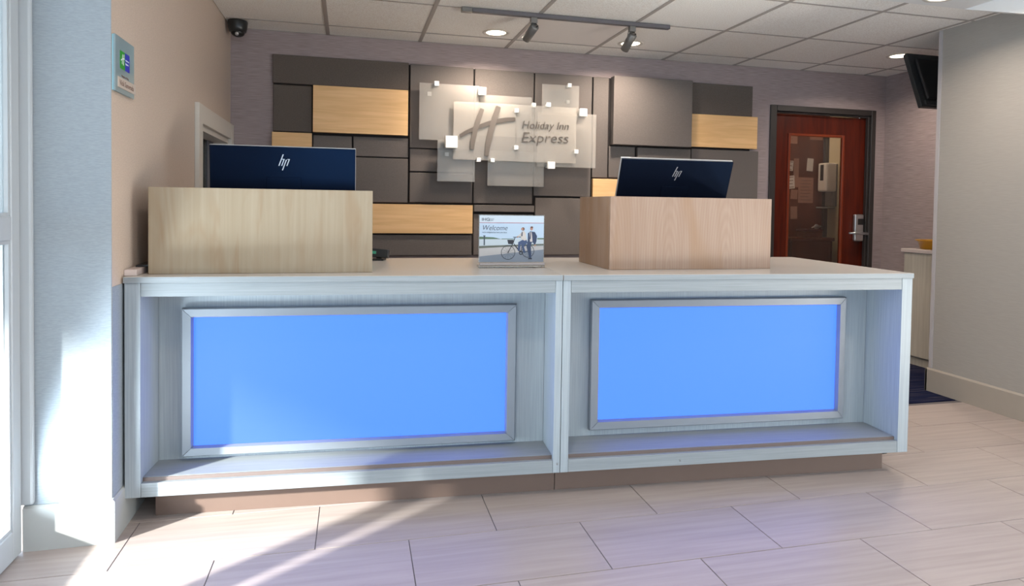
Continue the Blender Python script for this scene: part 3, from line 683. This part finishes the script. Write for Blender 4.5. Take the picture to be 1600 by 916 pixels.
def cube(x, z, s, y):
    bm = bmesh.new(); add_box(bm, sx_(x) - s / 2, sx_(x) + s / 2, y - s * 0.6, y, sz_(z) - s / 2, sz_(z) + s / 2, 0.001)
    add_box(bm, sx_(x) - s * 0.28, sx_(x) + s * 0.28, y, -0.035, sz_(z) - s * 0.28, sz_(z) + s * 0.28)
    return link_mesh('standoff', bm, M['white_cube'], sign)
for x, z, s, y in ((0.779, 2.119, 0.034, yb - 0.0065), (1.121, 2.080, 0.058, yb - 0.0065), (1.817, 2.167, 0.029, yb - 0.0065), (1.531, 2.001, 0.032, yb), (1.636, 2.002, 0.032, yf - 0.0065), (1.3845, 1.945, 0.030, yf - 0.0065),
                   (1.921, 1.957, 0.058, ym - 0.0065), (0.884, 1.686, 0.088, yf - 0.0065), (1.814, 2.043, 0.026, yb + 0.02), (1.866, 1.651, 0.030, yf - 0.0065), (1.3845, 1.664, 0.030, yf - 0.0065), (1.096, 1.563, 0.030, yf - 0.0065),
                   (1.202, 1.563, 0.030, yf - 0.0065), (1.662, 1.538, 0.054, yf - 0.0065), (0.862, 1.600, 0.028, ym + 0.02), (0.73, 2.045, 0.03, yb + 0.02)):
    cube(x, z, s, y)
def ribbon(bm, pts, ws, y0, y1):
    L_, R_ = [], []
    for i, p in enumerate(pts):
        a = Vector(pts[max(i - 1, 0)]); b = Vector(pts[min(i + 1, len(pts) - 1)]); t_ = (b - a).normalized(); n_ = Vector((-t_.y, t_.x))
        L_.append(Vector(p) + n_ * ws[i] / 2); R_.append(Vector(p) - n_ * ws[i] / 2)
    for i in range(len(pts) - 1):
        add_prism(bm, [tuple(L_[i]), tuple(L_[i + 1]), tuple(R_[i + 1]), tuple(R_[i])], 'y', y0, y1)
def q2(p): return (sx_(p[0]), sz_(p[1]))
bm = bmesh.new()
ye = yf - 0.0065
ribbon(bm, [q2(p) for p in ((1.119, 1.945), (1.092, 1.87), (1.066, 1.78), (1.050, 1.70), (1.044, 1.640))], (0.030, 0.036, 0.037, 0.036, 0.030), ye - 0.012, ye)
ribbon(bm, [q2(p) for p in ((1.243, 1.968), (1.214, 1.88), (1.186, 1.78), (1.165, 1.68), (1.155, 1.594))], (0.036, 0.040, 0.042, 0.040, 0.028), ye - 0.014, ye)
em = link_mesh('emblem', bm, M['nickel_light'], sign)
bm = bmesh.new()
ribbon(bm, [q2(p) for p in ((0.952, 1.735), (1.00, 1.765), (1.08, 1.803), (1.15, 1.832), (1.22, 1.855), (1.30, 1.872), (1.374, 1.880))], (0.024, 0.028, 0.030, 0.031, 0.032, 0.032, 0.026), ye - 0.009, ye)
link_mesh('emblem_swoosh', bm, M['sign_metal'], sign)
text('lettering', 'Holiday Inn', 0.084, M['sign_metal'], sign, (sx_(1.424), ye - 0.003, sz_(1.812)), (PI / 2, -0.012, 0), 0.003, 0.22, sx=0.98, off=-0.012)
text('lettering', 'Express', 0.112, M['sign_metal'], sign, (sx_(1.420), ye - 0.003, sz_(1.708)), (PI / 2, -0.012, 0), 0.003, 0.18, sx=1.09, off=-0.012)

# ------------------------------------------------------------------ office door in the back wall, seen over the counter
door = struct(thing('door_1', None, None, (4.235, 0.06, 0)))
def dx(x): return x - 4.235
def ddy(y): return y - 0.06
F = M['door_frame']
box('frame_leg', dx(3.680), dx(3.742), ddy(-0.014), ddy(0.135), 0, 2.128, F, door, 0.003)
box('frame_leg', dx(4.722), dx(4.770), ddy(-0.014), ddy(0.135), 0, 2.128, F, door, 0.003)
box('frame_head', dx(3.7425), dx(4.7215), ddy(-0.014), ddy(0.135), 2.078, 2.128, F, door, 0.003)
for a, b in ((3.7425, 3.757), (4.707, 4.7215)): box('door_stop', dx(a), dx(b), ddy(0.010), ddy(0.045), 0, 2.0775, F, door, 0.002)
box('door_stop', dx(3.7575), dx(4.7065), ddy(0.010), ddy(0.045), 2.063, 2.0775, F, door, 0.002)
LX0, LX1, GX0, GX1, GZ0, GZ1 = 3.750, 4.716, 3.902, 4.486, 0.62, 1.898
bm = bmesh.new()
add_box(bm, dx(LX0), dx(GX0), ddy(0.048), ddy(0.092), 0.008, 2.062); add_box(bm, dx(GX1), dx(LX1), ddy(0.048), ddy(0.092), 0.008, 2.062)
add_box(bm, dx(GX0), dx(GX1), ddy(0.048), ddy(0.092), GZ1, 2.062); add_box(bm, dx(GX0), dx(GX1), ddy(0.048), ddy(0.092), 0.008, GZ0)
leaf = link_mesh('door_leaf', bm, M['door_wood'], door)
for a in ((GX0, GX0 + 0.022, GZ0, GZ1), (GX1 - 0.022, GX1, GZ0, GZ1), (GX0 + 0.022, GX1 - 0.022, GZ1 - 0.022, GZ1), (GX0 + 0.022, GX1 - 0.022, GZ0, GZ0 + 0.022)):
    box('glazing_bead', dx(a[0]), dx(a[1]), ddy(0.038), ddy(0.060), a[2], a[3], M['door_bead'], leaf, 0.003)
box('pane', dx(GX0), dx(GX1), ddy(0.066), ddy(0.072), GZ0, GZ1, M['door_glass'], leaf)
lock = box('lock', dx(4.598), dx(4.692), ddy(0.010), ddy(0.0475), 0.945, 1.190, M['steel'], door, 0.012, 3)
box('keypad', dx(4.625), dx(4.690), ddy(0.0085), ddy(0.0100), 1.095, 1.150, M['black_plastic'], lock)
bm = bmesh.new(); add_tube(bm, [(dx(4.665), ddy(0.012), 1.018), (dx(4.665), ddy(-0.035), 1.018)], 0.011, 12); add_tube(bm, [(dx(4.69), ddy(-0.035), 1.016), (dx(4.60), ddy(-0.036), 1.020), (dx(4.50), ddy(-0.032), 1.022)], [0.0115, 0.010, 0.008], 12)
link_mesh('lever', bm, M['steel'], lock)

# the office behind it
struct(box('wall_office_side', 4.66, 4.72, 0.136, 0.70, 0, 2.5, M['cream']))
struct(box('wall_office_left', 3.10, 3.16, 0.1205, 0.70, 0, 2.5, M['cream']))
struct(box('wall_office_back', 3.16, 4.66, 0.47, 0.53, 0, 2.5, M['office_brown']))
struct(box('ceiling_office', 3.10, 4.72, 0.1205, 0.70, 2.5, 2.55, M['drywall']))
struct(box('floor_office', 3.10, 4.72, 0.1205, 0.70, -0.05, 0.0, M['carpet']))
struct(box('trim_4', 4.615, 4.659, 0.440, 0.469, 0, 2.5, M['door_frame']))
ol = bpy.data.lights.new('office_lamp', 'AREA'); ol.shape = 'RECTANGLE'; ol.size = 0.9; ol.size_y = 0.15; ol.energy = 5.0; ol.color = (1.0, 0.88, 0.7)
oo = bpy.data.objects.new('office_lamp', ol); oo.location = (4.0, 0.30, 2.48); COL.objects.link(oo)
YP = 0.469
def paper(label, x0, x1, z0, z1, mat, tilt=0.0, lines=0):
    cx, cz = (x0 + x1) / 2, (z0 + z1) / 2
    t = thing('paper_note', label, 'paper', (cx, YP, cz), 0.0, 'notes taped up in the office')
    t.rotation_euler = (0, tilt, 0)
    w_, h_ = x1 - x0, z1 - z0
    bm = bmesh.new(); n = 5
    vs = [[bm.verts.new((-w_ / 2 + w_ * i / n, -0.0015 - 0.004 * (j / n - 0.7) ** 2 * (1 if j < n else 0), h_ / 2 - h_ * j / n)) for i in range(n + 1)] for j in range(n + 1)]
    for j in range(n):
        for i in range(n): bm.faces.new((vs[j][i], vs[j][i + 1], vs[j + 1][i + 1], vs[j + 1][i]))
    sh = link_mesh('sheet', bm, mat, t)
    sol = sh.modifiers.new('thickness', 'SOLIDIFY'); sol.thickness = 0.0006
    if lines:
        bm = bmesh.new()
        for k in range(lines):
            z = h_ * (0.38 - 0.76 * k / max(1, lines - 1)); add_box(bm, -w_ * 0.36, w_ * (0.36 - 0.08 * (k % 3)), -0.0062, -0.0056, z - 0.003, z + 0.003)
        link_mesh('printed_lines', bm, M['print_grey'], t)['kind'] = 'stuff'
for a in (('small white note behind the office door glass, upper left', 4.222, 4.282, 1.595, 1.692, M['paper'], 0.05, 3), ('white note behind the office door glass, just under the upper left note', 4.218, 4.302, 1.425, 1.548, M['paper'], -0.08, 4),
          ('white note with a pushpin in the middle of the door glass', 4.435, 4.505, 1.598, 1.720, M['paper'], 0.06, 0), ('large tan printed sheet below the pinned white note', 4.345, 4.512, 1.290, 1.535, M['paper_tan'], 0.0, 7),
          ('tall tan sheet beside the two left white notes', 4.288, 4.345, 1.440, 1.715, M['paper_tan'], 0.0, 0), ('tan slip under the left white notes', 4.262, 4.338, 1.325, 1.415, M['paper_tan'], 0.04, 0),
          ('lowest tan slip behind the door glass', 4.266, 4.340, 1.135, 1.255, M['paper_tan'], -0.04, 0), ('tan sheet at the top right of the door glass', 4.460, 4.605, 1.900, 2.000, M['paper_tan'], 0.0, 0), ('tan sheet at the top left of the door glass', 4.240, 4.322, 1.855, 1.965, M['paper_tan'], 0.0, 0)):
    paper(*a)
# lever handle on the brown inner door and a low shelf with a bag
t = thing('door_lever', 'silver lever handle on the brown inner office door', 'door handle', (4.56, 0.4699, 1.06))
bm = bmesh.new(); add_lathe(bm, [(0, 0), (0.026, 0), (0.026, 0.008), (0, 0.008)], 16)
for v in bm.verts: v.co = Vector((v.co.x, -v.co.z, v.co.y))
link_mesh('rose', bm, M['steel'], t)
bm = bmesh.new(); add_tube(bm, [(0, -0.008, 0), (0, -0.045, 0)], 0.009, 10); add_tube(bm, [(0.012, -0.045, 0.006), (-0.06, -0.045, 0.0), (-0.085, -0.043, -0.008)], [0.009, 0.008, 0.006], 10)
link_mesh('lever', bm, M['steel'], t)
t = thing('side_table', 'low brown table at the foot of the office notes', 'table', (4.36, 0.36, 0.0))
for sx0 in (-0.22, 0.19):
    for sy0 in (-0.09, 0.06): box('leg', sx0, sx0 + 0.03, sy0, sy0 + 0.03, 0, 0.93, M['office_brown'], t)
box('table_top', -0.24, 0.24, -0.10, 0.10, 0.9305, 0.965, M['office_brown'], t, 0.004)
box('apron', -0.19, 0.19, -0.085, -0.07, 0.72, 0.93, M['office_brown'], t)
t = thing('carton', 'small red-brown box on the office table', 'box', (4.40, 0.36, 0.966))
box('tray', -0.09, 0.09, -0.07, 0.07, 0.0, 0.055, M['office_brown'], t, 0.006); box('lid', -0.094, 0.094, -0.074, 0.074, 0.0555, 0.075, M['door_wood'], t, 0.004)

# hand sanitiser dispenser on the cream wall
t = thing('soap_dispenser', 'white wall sanitiser dispenser on the cream office wall', 'dispenser', (4.66, 0.374, 1.24))
bm = bmesh.new(); add_box(bm, -0.130, -0.012, -0.060, 0.060, 0.160, 0.432, 0.016, 0, 3); link_mesh('housing', bm, M['white_plastic'], t)
box('window', -0.1325, -0.1295, -0.022, 0.022, 0.265, 0.415, M['black_plastic'], t, 0.001)
box('wall_plate', -0.0115, -0.0005, -0.055, 0.055, 0.02, 0.425, M['grey_plastic'], t, 0.002)
box('back_plate', -0.050, -0.012, -0.050, 0.050, 0.02, 0.1595, M['grey_plastic'], t, 0.004)
box('drip_tray', -0.150, -0.0125, -0.050, 0.050, 0.0, 0.014, M['grey_plastic'], t, 0.004)

# ------------------------------------------------------------------ track light
t = thing('track_light', 'dark ceiling track with two grey spot heads', 'track light', (1.553, -0.945, ZT))
rail = box('rail', -0.668, 0.668, -0.018, 0.018, -0.026, -0.0005, M['track'], t, 0.002)
box('end_feed', -0.735, -0.6685, -0.020, 0.020, -0.028, -0.0005, M['can_grey'], t, 0.002)
def head(ax, tgt, hook=0):
    p = Vector((ax, 0, -0.026))
    ad = box('adapter', ax - 0.021, ax + 0.021, -0.016, 0.016, -0.062, -0.0265, M['can_grey'], t, 0.002)
    c = Vector((ax + 0.012, 0.004, -0.075)); dirv = (Vector(tgt) - (c + t.location)).normalized()
    q = dirv.to_track_quat('Z', 'Y')
    bm = bmesh.new(); add_lathe(bm, [(0, 0.0), (0.024, 0.0), (0.028, 0.005), (0.028, 0.125), (0.023, 0.126), (0.021, 0.112), (0, 0.112)], 20)
    can = link_mesh('lamp_can', bm, M['can_grey'], t, c, None, False); can.rotation_mode = 'QUATERNION'; can.rotation_quaternion = q
    bm = bmesh.new(); add_lathe(bm, [(0, 0.108), (0.020, 0.108), (0.020, 0.111), (0, 0.111)], 16); link_mesh('bulb', bm, M['lens'], can)
    bm = bmesh.new(); add_tube(bm, [(ax, 0, -0.060), (ax + 0.018, 0.0, -0.064), (ax + 0.030, 0.0, -0.074), (ax + 0.016, 0.003, -0.084)], 0.0035, 8); link_mesh('arm', bm, M['black_plastic'], ad)
    if hook:
        bm = bmesh.new(); add_tube(bm, [(ax - 0.018, 0, -0.06), (ax - 0.026, 0.0, -0.07), (ax - 0.026, 0.02, -0.125)], 0.003, 8); link_mesh('arm', bm, M['can_grey'], ad)
    l = bpy.data.lights.new('spot_lamp', 'SPOT'); l.energy = 13.5; l.spot_size = math.radians(56); l.spot_blend = 0.7; l.color = (1.0, 0.80, 0.62); l.shadow_soft_size = 0.018
    lo = bpy.data.objects.new('spot_lamp', l); lo.parent = can; lo.location = (0, 0, 0.135); lo.rotation_euler = (PI, 0, 0); COL.objects.link(lo)
head(-0.272, (1.02, -0.06, 1.85))
head(0.400, (1.80, -0.30, 1.75), 1)

# ------------------------------------------------------------------ recessed downlights
def downlight(label, x, y, z=ZT, power=LAMP_W):
    t = thing('downlight', label, 'ceiling light', (x, y, z), 0.0, 'recessed ceiling downlights')
    bm = bmesh.new(); add_lathe(bm, [(0.068, 0.0035), (0.072, -0.004), (0.092, -0.004), (0.096, 0.0)], 32); link_mesh('trim_ring', bm, M['trim_white'], t)
    bm = bmesh.new(); add_lathe(bm, [(0, -0.0005), (0.069, -0.0005), (0.069, 0.003), (0, 0.003)], 32); link_mesh('lens', bm, M['lens'], t)
    l = bpy.data.lights.new('downlight_lamp', 'AREA'); l.shape = 'DISK'; l.size = 0.125; l.energy = power; l.color = LAMP_COL; l.spread = math.radians(150)
    lo = bpy.data.objects.new('downlight_lamp', l); lo.parent = t; lo.location = (0, 0, -0.0055); COL.objects.link(lo)
downlight('round recessed light left of the track light, near the panelled wall', 1.152, -0.43, power=BACK_W)
downlight('round recessed light directly behind the right spot head', 2.175, -0.43, power=BACK_W)
downlight('round recessed light beside the hanging black television', 4.33, -0.70, power=6.5)
downlight('round recessed light in the drywall ceiling at the top edge, right', 3.396, -1.93, ZT - 0.002)
downlight('round recessed lobby light nearest the glass entrance door', 0.3, -3.6, ZT - 0.002)
downlight('round recessed lobby light nearest the right wall window', 2.9, -3.9, ZT - 0.002)

# ------------------------------------------------------------------ security camera
t = thing('security_camera', 'small black dome security camera at the ceiling corner', 'camera', (-0.580, -0.200, ZT))
bm = bmesh.new(); add_lathe(bm, [(0, 0), (0.062, 0), (0.064, -0.006), (0.060, -0.05), (0.054, -0.072), (0.045, -0.078), (0, -0.078)], 28); link_mesh('housing', bm, M['black_satin'], t)
bm = bmesh.new(); add_lathe(bm, [(0.045 * math.cos(a), -0.075 - 0.032 * math.sin(a)) for a in [k * PI / 2 / 6 for k in range(6)]] + [(0, -0.107)], 24); link_mesh('eyeball', bm, M['black_plastic'], t)
bm = bmesh.new(); add_lathe(bm, [(0, 0), (0.012, 0), (0.012, 0.006), (0, 0.007)], 16)
q = Vector((0.05, -0.85, -0.5)).to_track_quat('Z', 'Y')
o = link_mesh('lens', bm, M['silver'], t, (0.0, -0.036, -0.092)); o.rotation_mode = 'QUATERNION'; o.rotation_quaternion = q

# ------------------------------------------------------------------ hanging television (back side), nook cabinet and bowl
t = thing('television', 'black wall television tilted down in the nook, partly behind the grey wall', 'television', (4.47, -1.145, 1.972))
tilt = -math.radians(20)
body = box('cabinet', -0.375, 0.375, 0.0, 0.035, 0.0, 0.435, M['black_satin'], t, 0.006, 2, (0, 0, 0), (tilt, 0, 0))
box('back_shell', -0.330, 0.330, -0.030, -0.0005, 0.05, 0.385, M['black_plastic'], body, 0.012, 2)
box('speaker_bar', -0.350, 0.350, -0.016, -0.0005, 0.008, 0.045, M['black_satin'], body, 0.006, 2)
box('display', -0.360, 0.360, 0.0352, 0.036, 0.02, 0.42, M['screen'], body)
bm = bmesh.new(); add_lathe(bm, [(0, 0), (0.012, 0), (0.012, 0.002), (0, 0.002)], 14)
for v in bm.verts: v.co = Vector((-0.315 + v.co.x * 1.5, -0.0165 - v.co.z, 0.026 + v.co.y * 0.7))
link_mesh('port_cap', bm, M['black_plastic'], body)
box('wall_arm', 0.10, 0.40, 0.08, 0.12, 0.22, 0.27, M['black_satin'], t)
t = thing('base_cabinet', 'taupe low cabinet with pale top against the nook wall', 'cabinet', (4.69, -1.15, 0.001))
box('carcass', -0.183, 0.186, -0.62, 0.525, 0.075, 0.895, M['cab_taupe'], t, 0.002)
box('toe_kick', -0.150, 0.186, -0.62, 0.515, 0.0, 0.0745, M['cab_taupe'], t)
box('worktop', -0.200, 0.187, -0.64, 0.545, 0.8955, 0.925, plain('pale_pink_worktop', (0.56, 0.48, 0.45), 0.35), t, 0.003)
t = thing('bowl', 'amber yellow bowl on the nook cabinet beside the grey wall', 'bowl', (4.655, -0.775, 0.9265))
bm = bmesh.new(); add_lathe(bm, [(0, 0), (0.10, 0), (0.108, 0.006), (0.120, 0.060), (0.142, 0.068), (0.142, 0.074), (0.118, 0.070), (0.100, 0.012), (0, 0.010)], 32); link_mesh('vessel', bm, M['yellow'], t)

# ------------------------------------------------------------------ plaque on the left wall
t = thing('wall_plaque', 'aqua glass plaque with green and blue emblem on the tan wall', 'plaque', (XL, -2.262, 1.71))
box('glass_plate', 0.006, 0.012, -0.108, 0.100, -0.100, 0.100, M['plaque_glass'], t, 0.001)
box('edge', 0.0005, 0.0055, -0.106, 0.098, -0.098, 0.098, M['edge_aqua'], t)
box('emblem_green', 0.0122, 0.0128, -0.060, -0.008, -0.012, 0.052, M['green'], t)
box('emblem_blue', 0.0122, 0.0128, -0.008, 0.044, -0.012, 0.052, M['bluep'], t)
bm = bmesh.new()
for a, b in (((-0.052, 0.018), (-0.034, 0.026)), ((-0.034, 0.026), (-0.014, 0.029)), ((-0.040, 0.006), (-0.034, 0.042)), ((-0.026, 0.004), (-0.019, 0.044))):
    n_ = 0.0022; add_prism(bm, [(a[0], a[1] - n_), (b[0], b[1] - n_), (b[0], b[1] + n_), (a[0], a[1] + n_)] if abs(b[0] - a[0]) > 0.01 else [(a[0] - n_, a[1]), (a[0] + n_, a[1]), (b[0] + n_, b[1]), (b[0] - n_, b[1])], 'x', 0.0130, 0.0134)
link_mesh('emblem_mark', bm, M['white_print'], t)
TR = (PI / 2, 0, PI / 2)
text('lettering', 'Holiday Inn', 0.0085, M['white_print'], t, (0.0131, -0.004, 0.024), TR, 0.0002, 0.2)
text('lettering', 'Express', 0.0105, M['white_print'], t, (0.0131, -0.004, 0.011), TR, 0.0002, 0.2)
box('name_strip', 0.0122, 0.0150, -0.088, 0.108, -0.083, -0.045, M['strip_tan'], t, 0.0008)
text('lettering', 'Vicki Sumerada', 0.027, M['print_brown'], t, (0.0153, -0.072, -0.073), TR, 0.0002, 0.0, sx=0.92)
text('lettering', 'Manager on Duty', 0.011, M['print_brown'], t, (0.0125, -0.045, -0.040), TR, 0.0002, 0.0)
